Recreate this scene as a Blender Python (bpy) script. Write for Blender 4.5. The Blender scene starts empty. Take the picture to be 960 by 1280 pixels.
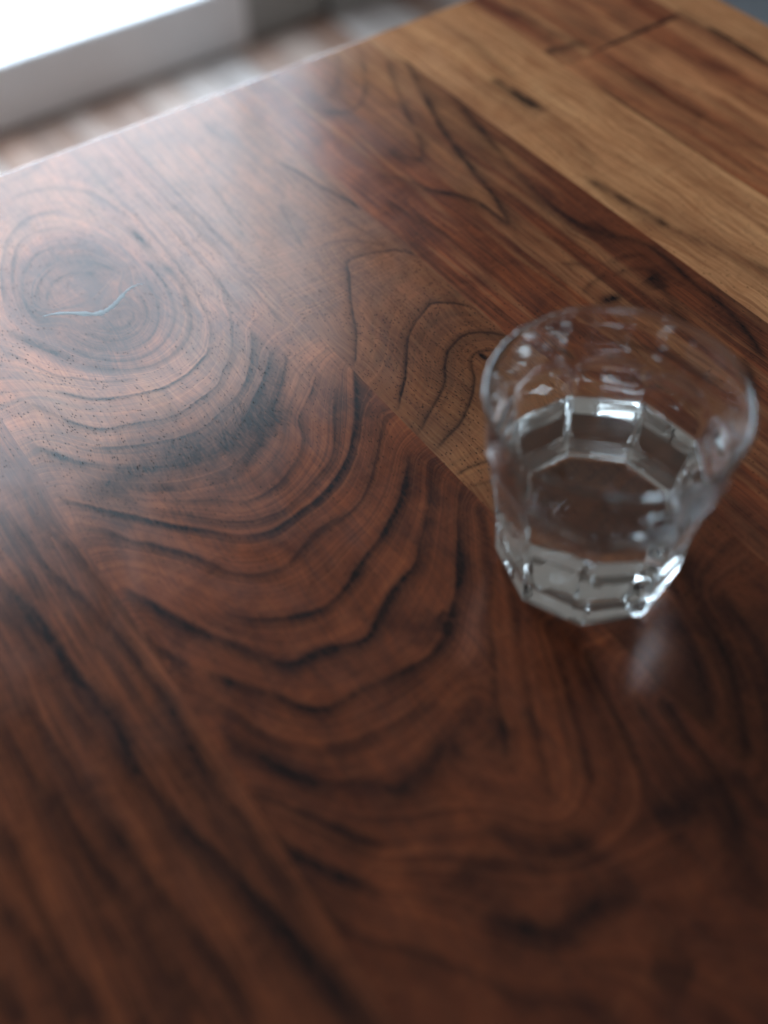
import bpy, bmesh, math, random
import numpy as np
from mathutils import Matrix, Vector

MM = 0.001
TOP = 0.75                      # height of the table top above the floor, m

# ------------------------------------------------------------------ camera
scene = bpy.context.scene
cam_data = bpy.data.cameras.new("camera")
cam = bpy.data.objects.new("camera", cam_data)
scene.collection.objects.link(cam)
scene.camera = cam
R = Vector((0.82083962, -0.57083424, -0.01925048))
U = Vector((0.45751929, 0.63697346, 0.62043606))
F = Vector((0.34190411, 0.51808597, -0.78402073))
m = Matrix((R, U, -F)).transposed().to_4x4()
m.translation = Vector((0.0, 0.0, TOP + 0.32896))
cam.matrix_world = m
cam_data.sensor_fit = 'VERTICAL'
cam_data.sensor_height = 36.0
cam_data.sensor_width = 27.0
cam_data.lens = 36.0 * 1361.0 / 1280.0
cam_data.clip_start = 0.01
cam_data.clip_end = 50.0
cam_data.dof.use_dof = True
cam_data.dof.focus_distance = 0.4600
cam_data.dof.aperture_fstop = 3.1

# ------------------------------------------------------------------ light
world = bpy.data.worlds.new("World")
scene.world = world
world.use_nodes = True
bg = world.node_tree.nodes["Background"]
bg.inputs["Color"].default_value = (1.0, 0.97, 0.94, 1)   # dim, even light of the unseen room
bg.inputs["Strength"].default_value = 0.175
WINDOW_STRENGTH = 8.4           # daylight behind the window panes
WINDOW_COLOR = (0.68, 0.85, 1.0, 1)

scene.view_settings.view_transform = 'Standard'
scene.view_settings.look = 'None'
scene.view_settings.exposure = 0.0
scene.view_settings.gamma = 1.0
scene.view_settings.use_curve_mapping = False

cy = scene.cycles
cy.max_bounces = 24
cy.transmission_bounces = 20
cy.glossy_bounces = 10
cy.diffuse_bounces = 4
cy.caustics_refractive = True
cy.caustics_reflective = True
cy.blur_glossy = 0.3
cy.sample_clamp_indirect = 20.0
cy.filter_width = 1.1
cy.use_denoising = True
try:
    cy.denoiser = 'OPENIMAGEDENOISE'
    cy.denoising_input_passes = 'RGB_ALBEDO_NORMAL'
except Exception:
    pass

rng = np.random.default_rng(7)
random.seed(7)

# ------------------------------------------------------------------ helpers
def link(o):
    scene.collection.objects.link(o)
    return o

def empty(name, loc=(0, 0, 0)):
    o = bpy.data.objects.new(name, None)
    o.empty_display_size = 0.05
    o.location = loc
    return link(o)

def tag(o, label=None, cat=None, group=None, kind=None):
    if label: o["label"] = label
    if cat: o["category"] = cat
    if group: o["group"] = group
    if kind: o["kind"] = kind
    return o

def obj_from(name, verts, faces, mat, parent=None, smooth=False):
    me = bpy.data.meshes.new(name)
    me.from_pydata([tuple(map(float, v)) for v in verts], [], faces)
    me.update()
    if smooth:
        me.polygons.foreach_set("use_smooth", [True] * len(me.polygons))
    me.materials.append(mat)
    o = bpy.data.objects.new(name, me)
    link(o)
    if parent: o.parent = parent
    return o

def box_mesh(name, size, bevel, mat):
    """box centred in x,y, standing on z=0, with softened edges"""
    bm = bmesh.new()
    bmesh.ops.create_cube(bm, size=1.0)
    for v in bm.verts:
        v.co.x *= size[0]; v.co.y *= size[1]; v.co.z = (v.co.z + 0.5) * size[2]
    if bevel:
        bmesh.ops.bevel(bm, geom=list(bm.edges), offset=bevel, segments=2, affect='EDGES')
    me = bpy.data.meshes.new(name)
    bm.to_mesh(me); bm.free()
    me.materials.append(mat)
    return me

def box(name, x0, x1, y0, y1, z0, z1, mat, parent=None, bevel=0.0):
    me = box_mesh(name, (x1 - x0, y1 - y0, z1 - z0), bevel, mat)
    o = bpy.data.objects.new(name, me)
    o.location = ((x0 + x1) / 2, (y0 + y1) / 2, z0)
    link(o)
    if parent:
        o.parent = parent
        o.location = Vector(o.location) - Vector(parent.location)
    return o

# value noise in numpy --------------------------------------------------------
_tab = rng.random((256, 256))
def vnoise(x, y):
    xi = np.floor(x).astype(int); yi = np.floor(y).astype(int)
    fx = x - xi; fy = y - yi
    fx = fx * fx * (3 - 2 * fx); fy = fy * fy * (3 - 2 * fy)
    a = _tab[xi & 255, yi & 255]; b = _tab[(xi + 1) & 255, yi & 255]
    c = _tab[xi & 255, (yi + 1) & 255]; d = _tab[(xi + 1) & 255, (yi + 1) & 255]
    return (a * (1 - fx) + b * fx) * (1 - fy) + (c * (1 - fx) + d * fx) * fy
def fbm(x, y, oct=3):
    s = 0; a = 0.5; t = 0
    for k in range(oct):
        s = s + a * vnoise(x + 17.3 * k, y + 41.7 * k); t += a
        x = x * 2.03; y = y * 2.03; a *= 0.5
    return s / t

# ------------------------------------------------------------------ node helpers
class NT:
    def __init__(self, name):
        self.mat = bpy.data.materials.new(name)
        self.mat.use_nodes = True
        self.t = self.mat.node_tree
        self.n = self.t.nodes
        self.bsdf = self.n["Principled BSDF"]
    def node(self, typ, **kw):
        nd = self.n.new(typ)
        for k, v in kw.items(): setattr(nd, k, v)
        return nd
    def link(self, a, b): self.t.links.new(a, b)
    def math(self, op, a, b=None, c=None, clamp=False):
        nd = self.node("ShaderNodeMath", operation=op); nd.use_clamp = clamp
        for i, v in enumerate((a, b, c)):
            if v is None: continue
            if isinstance(v, (int, float)): nd.inputs[i].default_value = v
            else: self.link(v, nd.inputs[i])
        return nd.outputs[0]
    def mix(self, fac, a, b, mode='MIX'):
        nd = self.node("ShaderNodeMix", data_type='RGBA', blend_type=mode)
        nd.clamp_factor = True
        for s, v in ((nd.inputs[0], fac), (nd.inputs[6], a), (nd.inputs[7], b)):
            if isinstance(v, (int, float)): s.default_value = v
            elif isinstance(v, tuple): s.default_value = (*v, 1)
            else: self.link(v, s)
        return nd.outputs[2]
    def noise(self, vec, scale=1.0, detail=2.0, rough=0.5, dist=0.0):
        nd = self.node("ShaderNodeTexNoise")
        nd.inputs["Scale"].default_value = scale
        nd.inputs["Detail"].default_value = detail
        nd.inputs["Roughness"].default_value = rough
        nd.inputs["Distortion"].default_value = dist
        self.link(vec, nd.inputs["Vector"])
        return nd.outputs["Fac"]
    def scale(self, vec, s):
        nd = self.node("ShaderNodeVectorMath", operation='MULTIPLY')
        self.link(vec, nd.inputs[0]); nd.inputs[1].default_value = s
        return nd.outputs[0]
    def add(self, vec, s):
        nd = self.node("ShaderNodeVectorMath", operation='ADD')
        self.link(vec, nd.inputs[0])
        if isinstance(s, tuple): nd.inputs[1].default_value = s
        else: self.link(s, nd.inputs[1])
        return nd.outputs[0]
    def remap(self, v, a, b, c=0.0, d=1.0, smooth=False):
        nd = self.node("ShaderNodeMapRange")
        nd.interpolation_type = 'SMOOTHSTEP' if smooth else 'LINEAR'
        self.link(v, nd.inputs[0])
        for i, x in enumerate((a, b, c, d)): nd.inputs[i + 1].default_value = x
        return nd.outputs[0]

# ------------------------------------------------------------------ materials
def wood_material():
    """oiled walnut: grain from the attributes 'grain' (dark, pore, pale) and
    'flow' (across the rings, along the rings, tone), fibres in plank space (mm)"""
    k = NT("oiled_walnut")
    ga = k.node("ShaderNodeAttribute", attribute_name="grain")
    fa = k.node("ShaderNodeAttribute", attribute_name="flow")
    pa = k.node("ShaderNodeAttribute", attribute_name="place")
    sg = k.node("ShaderNodeSeparateXYZ"); k.link(ga.outputs["Vector"], sg.inputs[0])
    sf = k.node("ShaderNodeSeparateXYZ"); k.link(fa.outputs["Vector"], sf.inputs[0])
    dark, pore, pale = sg.outputs
    tone = sf.outputs[2]
    P = pa.outputs["Vector"]            # mm in the table, z = plank seed
    FL = fa.outputs["Vector"]
    # slow wander so that straight fibres are never ruler straight
    wob = k.noise(k.scale(P, (0.03, 0.02, 1)), 1, 2)
    wv = k.node("ShaderNodeCombineXYZ"); k.link(k.math('MULTIPLY', wob, 14.0), wv.inputs[0])
    PW = k.add(P, wv.outputs[0])
    fib = k.noise(k.scale(PW, (2.6, 0.06, 1)), 1, 3, 0.6)          # fine fibres
    fib2 = k.noise(k.scale(PW, (0.75, 0.022, 1)), 1, 3, 0.55)      # coarser streaks
    ring = k.noise(k.scale(FL, (0.30, 0.010, 0)), 1, 3, 0.62, 0.2)   # streaks along the rings
    ring2 = k.noise(k.scale(FL, (1.15, 0.016, 0)), 1, 3, 0.6, 0.2)   # fine growth lines
    blot = k.noise(k.scale(P, (0.055, 0.035, 1)), 1, 3, 0.55, 0.6)  # slow colour blotches
    curl = k.noise(k.scale(PW, (0.12, 0.32, 1)), 1, 1, 0.4, 0.3)    # faint cross curl
    # base colour
    c = k.mix(k.remap(blot, 0.3, 0.7), (0.092, 0.0175, 0.0066), (0.290, 0.068, 0.0215))
    c = k.mix(k.math('MULTIPLY', k.remap(ring, 0.35, 0.75), 0.55), c, (0.045, 0.018, 0.0135))
    c = k.mix(k.math('MULTIPLY', k.remap(ring, 0.5, 0.25), 0.35), c, (0.35, 0.108, 0.042))
    c = k.mix(k.math('MULTIPLY', k.remap(fib2, 0.45, 0.75), 0.45), c, (0.052, 0.021, 0.016))
    c = k.mix(k.math('MULTIPLY', k.remap(curl, 0.52, 0.80), 0.15), c, (0.41, 0.130, 0.046))
    c = k.mix(k.math('MULTIPLY', k.remap(ring2, 0.50, 0.68), 0.45), c, (0.040, 0.0145, 0.0085))
    c = k.mix(k.math('MULTIPLY', k.remap(ring2, 0.46, 0.30), 0.35), c, (0.37, 0.110, 0.042))
    # pale sapwood
    sap = k.mix(k.remap(fib2, 0.36, 0.62), (0.60, 0.280, 0.118), (0.37, 0.142, 0.056))
    sap = k.mix(k.math('MULTIPLY', k.remap(blot, 0.4, 0.8), 0.5), sap, (0.60, 0.32, 0.145))
    sap = k.mix(k.math('MULTIPLY', k.remap(ring, 0.50, 0.72), 0.42), sap, (0.20, 0.075, 0.034))
    sap = k.mix(k.math('MULTIPLY', k.remap(curl, 0.50, 0.75), 0.22), sap, (0.24, 0.10, 0.045))
    c = k.mix(pale, c, sap)
    # plank tone (-1 dark .. 1 light)
    tn = k.node("ShaderNodeHueSaturation"); k.link(c, tn.inputs["Color"])
    k.link(k.math('ADD', tone, 1.0), tn.inputs["Value"])
    c = tn.outputs[0]
    # dark growth lines, broken up a little by fibre and speckle
    br = k.noise(k.scale(PW, (1.1, 0.28, 1)), 1, 3, 0.6)
    dk = k.math('MULTIPLY', dark, k.remap(br, 0.25, 0.75, 0.72, 1.25))
    c = k.mix(k.math('MAXIMUM', dk, 0.0, clamp=True), c, (0.0090, 0.0058, 0.0066))
    c = k.mix(k.math('MULTIPLY', k.math('MINIMUM', dark, 0.0), -1.0, clamp=True), c, (0.32, 0.145, 0.062))
    # fibres
    c = k.mix(k.math('MULTIPLY', k.remap(fib, 0.48, 0.75), 0.34), c, (0.045, 0.022, 0.016))
    c = k.mix(k.math('MULTIPLY', k.remap(fib, 0.48, 0.25), 0.12), c, (0.28, 0.12, 0.055))
    # open pores: short dark dashes lying along the plank
    vo = k.node("ShaderNodeTexVoronoi", feature='F1'); vo.inputs["Scale"].default_value = 1.0
    vo.inputs["Randomness"].default_value = 1.0
    k.link(k.scale(PW, (1.22, 0.46, 1)), vo.inputs["Vector"])
    pm = k.remap(vo.outputs["Distance"], 0.20, 0.31, 1.0, 0.0)
    sel = k.node("ShaderNodeSeparateColor"); k.link(vo.outputs["Color"], sel.inputs[0])
    thr = k.math('SUBTRACT', 1.0, pore)
    on = k.remap(k.math('SUBTRACT', sel.outputs[0], thr), -0.02, 0.06)
    pmask = k.math('MULTIPLY', pm, on)
    c = k.mix(k.math('MULTIPLY', pmask, 0.96), c, (0.018, 0.010, 0.008))
    k.link(c, k.bsdf.inputs["Base Color"])
    rough = k.math('ADD', k.remap(fib, 0.3, 0.7, 0.38, 0.46), k.math('MULTIPLY', pmask, 0.2))
    k.link(rough, k.bsdf.inputs["Roughness"])
    k.bsdf.inputs["Specular IOR Level"].default_value = 0.0
    k.link(k.remap(pale, 0.0, 1.0, 0.34, 0.10), k.bsdf.inputs["Metallic"])      # chatoyance: fibres mirror light in the wood's own colour
    cw = k.math('SUBTRACT', k.math('SUBTRACT', 1.0, k.math('MULTIPLY', pmask, 0.75)), k.math('MULTIPLY', k.math('MAXIMUM', dk, 0.0, clamp=True), 0.28))
    k.link(cw, k.bsdf.inputs["Coat Weight"])    # thin satin oil film
    k.link(k.remap(k.noise(k.scale(P, (0.035, 0.022, 1)), 1, 4, 0.6, 0.8), 0.3, 0.7, 0.17, 0.25), k.bsdf.inputs["Coat Roughness"])
    k.bsdf.inputs["Coat IOR"].default_value = 1.43
    # fine relief
    h = k.math('SUBTRACT', k.math('MULTIPLY', fib, 0.35), k.math('MULTIPLY', pmask, 0.8))
    bp = k.node("ShaderNodeBump"); bp.inputs["Strength"].default_value = 0.16
    bp.inputs["Distance"].default_value = 0.00012
    k.link(h, bp.inputs["Height"]); k.link(bp.outputs[0], k.bsdf.inputs["Normal"])
    return k.mat

def glass_material(name, ior, rough, tint):
    k = NT(name)
    b = k.bsdf
    b.inputs["Base Color"].default_value = (*tint, 1)
    b.inputs["Transmission Weight"].default_value = 1.0
    b.inputs["IOR"].default_value = ior
    b.inputs["Roughness"].default_value = rough
    return k.mat

def painted(name, col, rough=0.5, var=0.12, scale=6.0):
    k = NT(name)
    tc = k.node("ShaderNodeTexCoord")
    n = k.noise(k.scale(tc.outputs["Object"], (scale, scale, scale)), 1, 4, 0.6)
    c = k.mix(k.remap(n, 0.3, 0.7), tuple(x * (1 - var) for x in col), tuple(min(1, x * (1 + var)) for x in col))
    k.link(c, k.bsdf.inputs["Base Color"])
    k.link(k.remap(n, 0.3, 0.7, rough - 0.05, rough + 0.08), k.bsdf.inputs["Roughness"])
    return k.mat

def floor_wood():
    k = NT("worn_floor_wood")
    tc = k.node("ShaderNodeTexCoord")
    oi = k.node("ShaderNodeObjectInfo")
    off = k.node("ShaderNodeCombineXYZ"); k.link(k.math('MULTIPLY', oi.outputs["Random"], 37.0), off.inputs[2])
    v = k.add(tc.outputs["Object"], off.outputs[0])
    n = k.noise(k.scale(v, (60, 3, 1)), 1, 4, 0.6)
    n2 = k.noise(k.scale(v, (9, 5, 1)), 1, 3, 0.5)
    rp = k.node("ShaderNodeValToRGB")
    e = rp.color_ramp.elements
    e[0].position = 0.0; e[0].color = (0.30, 0.19, 0.145, 1)
    e[1].position = 1.0; e[1].color = (0.56, 0.49, 0.46, 1)
    for p, cc in ((0.25, (0.36, 0.20, 0.14, 1)), (0.45, (0.50, 0.32, 0.24, 1)), (0.7, (0.52, 0.43, 0.39, 1))):
        q = e.new(p); q.color = cc
    k.link(oi.outputs["Random"], rp.inputs[0])
    c = k.mix(k.math('MULTIPLY', k.remap(n, 0.35, 0.7), 0.5), rp.outputs[0], (0.16, 0.10, 0.08))
    c = k.mix(k.math('MULTIPLY', k.remap(n2, 0.45, 0.75), 0.4), c, (0.7, 0.62, 0.58))
    k.link(c, k.bsdf.inputs["Base Color"])
    k.bsdf.inputs["Roughness"].default_value = 0.5
    return k.mat

def emitter(name, col, strength):
    k = NT(name)
    k.bsdf.inputs["Base Color"].default_value = (0.8, 0.8, 0.8, 1)
    k.bsdf.inputs["Emission Color"].default_value = col
    k.bsdf.inputs["Emission Strength"].default_value = strength
    return k.mat

M_WOOD = wood_material()
M_GLASS = glass_material("clear_glass", 1.50, 0.0, (0.985, 0.995, 0.99))
M_WATER = glass_material("still_water", 1.333, 0.0, (1.0, 1.0, 1.0))          # water against air
M_WET = glass_material("wet_glass", 1.50 / 1.333, 0.0, (0.985, 0.995, 0.99))   # glass against water
def clear_side():
    """where the water touches the glass: the glass wall already bends the light"""
    k = NT("water_against_glass")
    t = k.node("ShaderNodeBsdfTransparent")
    k.link(t.outputs[0], k.n["Material Output"].inputs["Surface"])
    k.n.remove(k.bsdf)
    return k.mat
M_SIDE = clear_side()
M_RESIN = painted("pale_resin", (0.25, 0.285, 0.30), 0.40, 0.2, 200)
M_BOARD = painted("pale_lilac_paint", (0.86, 0.86, 0.88), 0.5, 0.06, 5)
M_WALL = painted("grey_plaster", (0.36, 0.36, 0.35), 0.7, 0.08, 3)
M_FRAME = painted("white_paint", (0.78, 0.78, 0.77), 0.4, 0.04, 4)
M_FLOOR = floor_wood()
M_RUG = painted("grey_wool", (0.20, 0.21, 0.225), 0.9, 0.25, 90)
M_SUB = painted("dark_subfloor", (0.05, 0.04, 0.035), 0.8)
M_DAY = emitter("daylight_pane", WINDOW_COLOR, WINDOW_STRENGTH)

# growth lines of each plank: (plank, soft width, crisp width, strength, pores, points in mm)
STROKES = [
 (2,1.2,0.5,0.25,0,1,[(87.6,408.8),(93.4,418.4),(100.6,422.1),(109.5,419.2),(115.3,414)]),
 (2,1.2,0.5,0.28,0,2,[(83.7,410),(87.9,420.7),(95,427.9),(104.2,430.2),(112.9,426.6),(120,419.6),(124,408.5)]),
 (2,1.5,0.6,0.3,0,3,[(78.5,397),(78.8,413.5),(83.9,428.9),(91.1,439.8),(100.8,445.7),(112.1,443.1),(121.7,434.2)]),
 (2,1.5,0.6,0.32,0,4,[(74.8,406.3),(78.8,427.4),(86.3,445.2),(95.3,459.2),(107.2,460.2),(118.5,454.7)]),
 (2,1.5,0.6,0.25,0,5,[(71.3,419),(79.1,441.3),(90.5,462.7),(106.1,474.8),(121.9,469.2)]),
 (2,1.2,2.5,0.55,0,6,[(63,403.4),(69.3,389.1),(75.3,376.8),(80.4,366.9),(88.3,353.5),(98.6,345.2),(110.9,340.9),(121.9,343),(132.3,351.3),(138.4,363.3),(143.1,376.9),(145.5,391),(143.5,403.3),(145.5,428.2),(140.7,449.3)]),
 (2,0.8,0.6,0.3,0,5.2,[(81.1,378.9),(88,362.9),(99,351.8),(111.3,349.1),(123.1,354.7),(131.6,364.9),(137.1,381.3),(138.6,396),(137.1,411.7)]),
 (2,0.8,0.6,0.26,0,4.4,[(85.4,382.2),(91.7,366.5),(101.9,357.5),(113.4,357),(123.8,365.6),(129.4,378.3),(130.8,391.1)]),
 (2,0.8,0.6,0.22,0,3.4,[(91.6,380.9),(98.1,369.7),(106.8,363.4),(116.1,366.3),(122.5,374.9),(124.6,387)]),
 (2,0.8,0.6,0.2,0,2.4,[(96.9,383.6),(102.4,374.7),(110.3,370.6),(116.1,376.2),(117.7,383.4)]),
 (2,0.6,0.4,0.45,0.5,7,[(57.9,391),(64.7,378.3),(67.6,370),(72.1,359.1),(77.8,355.1),(82.6,349.3),(88.6,344.2),(97.1,340.3)]),
 (2,1,0.35,0.75,0.6,8,[(67.9,351.8),(72,346.6),(77.9,339.5),(86.5,334),(94.4,331.2),(104.1,327.8),(111.7,327.5),(120.7,330),(129.2,334.6),(129.9,334),(134.4,338.6)]),
 (2,0.7,0.5,0.35,0.6,8,[(134.4,338.6),(139.2,346.3),(143.7,356.1),(145,366.9),(148.8,381.5),(149.8,393.2),(148.6,405.1)]),
 (2,1.8,0.35,0.75,0.6,9,[(56,351.7),(59.8,343.9),(63.4,335.7),(68.7,327.7),(73.1,321.7),(79.7,318.3),(87.7,316),(95.7,311.6),(101.5,310.3),(108.5,310.9),(117.3,313.1),(125.1,314.8),(130.1,320.2),(137.8,326.8),(141,330.6)]),
 (2,0.7,0.4,0.25,0.8,9,[(141,330.6),(147.2,340.5),(152.1,351.7),(156.6,367)]),
 (2,2.5,0.6,0.62,0.2,10,[(65.2,314.5),(72.5,309.2),(79.7,305.4),(88.4,301.1),(97.7,297.8),(105.3,296.4),(112.7,298),(115.8,300),(122.7,302),(130.3,305.2),(138.5,312.5),(146.6,321.9),(155.7,339.2)]),
 (2,3,0.4,0.75,0.5,11,[(47.9,329),(51.7,321.6),(56.5,312.8),(62.1,306.1),(68,299.9),(74.3,294.7),(82.4,289.5),(89.4,285.8),(97.5,283.9),(103.5,281.5),(112,283.4),(120.5,288.2),(126.6,292.1),(130.2,296.6),(137.7,302.7),(145.4,309),(150.3,314.6),(153.9,319.7)]),
 (2,1.5,3.5,0.5,0,12,[(55.6,297.9),(63.1,289.9),(70.4,283.5),(78.1,277.9),(86.1,272.8),(93.5,270),(101.5,268.1),(109.6,268),(119.6,273.9),(125.1,276.7),(132.8,284.8),(139,291.7),(145.3,297.3),(149.1,301.9),(154.9,309.7)]),
 (2,0.8,0.5,0.5,0.7,None,[(132.8,284.8),(139,291.7),(145.3,297.3),(149.1,301.9),(155.6,309.2),(158.9,316.1)]),
 (2,1.5,0.5,0.55,0.3,13,[(61.3,286.2),(70.7,277),(79.3,270.2),(89.1,263.7),(96.1,258.7),(101.7,252.8),(109.3,251.8),(119.4,253.3),(132.4,260.7),(139.5,269),(141.7,277),(148.6,283.3),(156.3,289.3),(162.9,296.4)]),
 (2,1.8,0.5,0.62,0.3,14,[(65.5,280.7),(68.8,273.4),(75.5,266.2),(82.4,259.4),(82.1,259),(87.5,252.8),(96.1,244.7),(105.5,241),(113.2,240.3),(123.7,243.9),(133.2,247.1),(141.7,251.4),(148,258.8),(155,270.2),(162.3,280.6),(167.9,286.8)]),
 (2,2.2,0.6,0.95,0.5,15,[(44,298.7),(47,292.2),(52.5,285.8),(57.8,278.9),(63.2,272.6),(69.4,264.5),(76.8,255.6),(82.6,250.3),(84.6,247.7),(89.9,241.5),(97.9,235.8),(105,234.2),(113,235.6),(123,236.9),(131.9,239.2),(140.3,243.3),(149.3,249.8),(156.7,257.9),(162.7,264.6),(170.8,277.4),(179.5,291.9)]),
 (2,2.6,0.6,0.68,0.5,16.5,[(43.8,283.5),(45.9,279),(50.5,274.5),(49.9,274.9),(54.7,267.4),(57.9,260.4),(62.3,257.3),(67.1,250.3),(72.2,243.8),(76.5,236.2),(80.1,227.4),(83.3,224.1),(90.7,219.3),(97.9,216.9),(101.8,217.5),(109.6,221.6),(119.2,225.2),(131.4,224.3),(139.9,227.3),(143.4,229.7),(151.1,236.8),(156.6,241.9),(163.1,249.2),(172.7,261.6)]),
 (2,1,0.4,0.35,0.6,None,[(157.7,249.1),(163.9,256.8),(170,266.4),(176.2,276.3)]),
 (2,2.4,0.8,0.9,0.2,18.5,[(69.9,212.5),(75.7,205.3),(83.3,199.9),(90,197.1),(95.2,194.5),(100.2,193),(106.1,194.1),(113,196.7),(118.9,200.2),(127.2,204.4),(134.5,207.2),(142.5,212),(150.7,217),(153.7,219.8),(160.3,226.4),(165.2,231.8),(169.9,237.7)]),
 (2,3,0.9,0.9,0.2,20.5,[(44.6,246.8),(47,238.5),(50.9,230.4),(54.6,220.4),(58.4,212.4),(62.2,204.7),(64.1,202.3),(68.2,195.3),(72.1,188.1),(76.3,181.7),(80.9,179.8),(87.4,179.7),(94.7,178),(100.8,174.6),(106.5,174.1),(111.6,176.6),(118.8,181.9),(118.8,181.9),(124.6,185.2),(131.8,187.7),(139.7,189.8),(145.7,196.9),(153.1,203.2),(161.4,211.8),(168.3,220.6),(173.2,228.7)]),
 (2,3,1,0.85,0.2,22.5,[(43.3,223.3),(43.3,214.1),(46.8,205.6),(45.6,207.9),(54.1,193.1),(62.1,180.2),(68.5,172.8),(72.7,164.2),(78.7,158.6),(86.2,158.8),(95.4,157.9),(113.6,155.1),(118.4,154.6),(126.8,156.5),(136.1,164.2),(145.6,172.4),(156.3,187),(167,200.5),(177,213.1)]),
 (2,2.2,1,0.5,0,23.5,[(44.8,199.7),(48.7,185.5),(53.4,175.2),(56,163.8),(61.9,154.3),(69.4,147.7),(76.4,144),(84.7,142.1),(93.2,140.5),(103.2,140.7),(112.3,141.7)]),
 (2,2.6,1.2,0.75,0,25,[(45.9,172.3),(50,161.4),(54.5,151.7),(58.9,142.2),(64.9,135.4),(71,132.4),(75.1,128.2),(81.1,123.1),(83.7,118)]),
 (2,2.6,1.2,0.7,0,26.5,[(34.5,162),(35.4,153.8),(38.4,149.2),(46.2,143.7),(50.9,136.6),(56.5,127.8),(60.6,120.1),(63,114.8),(67.7,108.4)]),
 (2,2.6,1.2,0.7,0,28,[(31.9,161.3),(36.2,153.2),(41.2,141.5),(40.6,130.7),(46.7,117.1),(51.7,109),(57,101.5),(59.2,96.3)]),
 (2,3.3,2.4,0.51,0,29.5,[(40.1,115.7),(40.5,105.1),(43.2,96),(48.7,87.2),(50.6,83.8),(53.4,81.8),(63.2,69.4),(68.7,61.5),(70.9,53.3),(78.8,45.1),(96.6,31.4)]),
 (2,3.3,2.4,0.38,0,25.5,[(79.7,125.8),(80.5,120.2),(87.1,120.5),(93.7,120.9),(103.9,125.8),(114.6,129),(124.5,133)]),
 (2,3.3,2.4,0.59,0,None,[(85.3,86.8),(91.8,85.2)]),
 (2,4.8,4,0.64,0,26.5,[(98.5,97.7),(101.2,91),(106.4,81.8),(114.7,74.5),(121.7,75)]),
 (2,4.2,2.8,0.72,0,28,[(78.5,74),(84.7,66.7),(91,59.5),(96.9,54),(103.4,57.9),(112.6,55.7),(117.7,54.3),(119.5,49.4)]),
 (2,4.5,4,0.64,0,None,[(110.4,36.2),(114.4,30.7),(116.8,25)]),
 (2,3.8,4,0.68,0,27,[(142,66.1),(150.4,64.2),(152.1,59.8)]),
 (2,3,2.4,0.51,0,None,[(165.2,68.5),(158.6,56.8),(149.4,47.6)]),
 (2,3,2,0.55,0,28,[(169.3,69),(164.6,55.7),(157.2,45.2),(152.9,34.6),(150.5,27.5)]),
 (2,2.7,1.6,0.47,0,29.5,[(174.6,65.3),(173.7,55.9),(169.9,47.2)]),
 (2,1.6,0.8,0.6,0,24,[(175,198.4),(169.3,186.9),(162.5,175.7),(156.4,166.8),(149.3,159),(144,152.4),(138.2,142.5),(127,127.5),(116.7,106.3)]),
 (2,1.6,0.8,0.55,0,25,[(166.1,173.1),(161.7,163),(156.9,153.6),(149.5,143.4),(140.5,129.2),(128.5,108.4),(120.2,90.5)]),
 (2,1.6,0.8,0.5,0,26,[(160.4,143.8),(156.3,129.9),(149.7,116.9),(141.9,101.2),(135.2,88.7)]),
 (2,2.4,1,0.6,0,27,[(165.6,128.2),(160.5,115.6),(157.5,102.2),(152.9,87.6),(146.8,74.9)]),
 (2,1.8,0.8,0.55,0,28,[(166.3,102),(163.3,86),(160.4,70.8),(158.4,58.5)]),
 (2,1.4,0.6,0.6,0,29,[(173.6,96.8),(170.4,81),(169.8,68.4),(165.1,56.5),(160.4,49.1)]),
 (2,3,2,0.5,0,24,[(104.7,124.7),(109.5,118.4),(117.9,116.8),(125.3,119)]),
 (2,3,2,0.6,0,None,[(132.6,167.8),(134,163.7),(129.9,159.4)]),
 (2,3,2,0.5,0,None,[(124,292.6),(127.5,287.2),(134.9,283.4)]),
 (2,1,0.6,0.22,0,7.4,[(150,517),(149,470),(151,430),(150,400),(146,370)]),
 (2,1,0.6,0.25,0,8.8,[(160,517),(159,470),(160,430),(160,390),(157,350)]),
 (2,1,0.6,0.25,0,10.2,[(170,517),(169,470),(170,420),(170,370),(168,330)]),
 (2,1,0.6,0.22,0,11.4,[(176,517),(175.5,450),(176,380)]),
 (2,1,0.6,0.2,0,7.4,[(56,440),(60,470),(62,517)]),
 (2,1,0.6,0.2,0,8.8,[(46,420),(50,470),(52,517)]),
 (2,1.2,0.6,0.25,0,6.6,[(62,450),(74,478),(98,494),(124,492),(142,474),(148,440)]),
 (2,1.2,0.6,0.2,0,7.0,[(68,517),(92,508),(120,507),(142,517)]),
 (1,2.2,1.2,0.35,0,None,[(38,330),(36,250),(37.5,180),(34,120),(36,60)]),
 (1,2.2,1.2,0.4,0,None,[(31,300),(28,220),(31,150),(27,80)]),
 (1,1.6,0.8,0.35,0,None,[(22,330),(19,260),(22,190),(18,120)]),
 (2,0.35,0.35,1.6,0,None,[(62.1,292.7),(63.6,293.7)]),
 (2,0.35,0.35,1.6,0,None,[(129.6,289.4),(131.4,289.8)]),
 (1,4,1.4,0.95,0,None,[(10,274.8),(11.4,265.1),(12.5,256.7),(14.1,246.1),(14.8,235.4),(14.9,225.6),(17,207.6),(19,193.2),(15.8,177.9),(18.1,162.7),(20,150),(24.6,132.7),(27,117.5),(30,103.9),(31.6,88.9),(33.2,74.6),(33.4,63)]),
 (1,2.4,0.8,0.7,0,None,[(23.4,307.3),(24.9,295.3),(25.4,283.1),(25.5,273.8),(27,262.7),(30.8,250.1),(32.6,240.3),(33.9,229.9),(34.9,219.1),(35.7,211.5),(34.8,209.7),(37.3,192.2),(35.6,178.3),(35,166.9),(34.1,157.3),(35.8,148.6),(36.5,133.6),(37.5,111.6)]),
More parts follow.
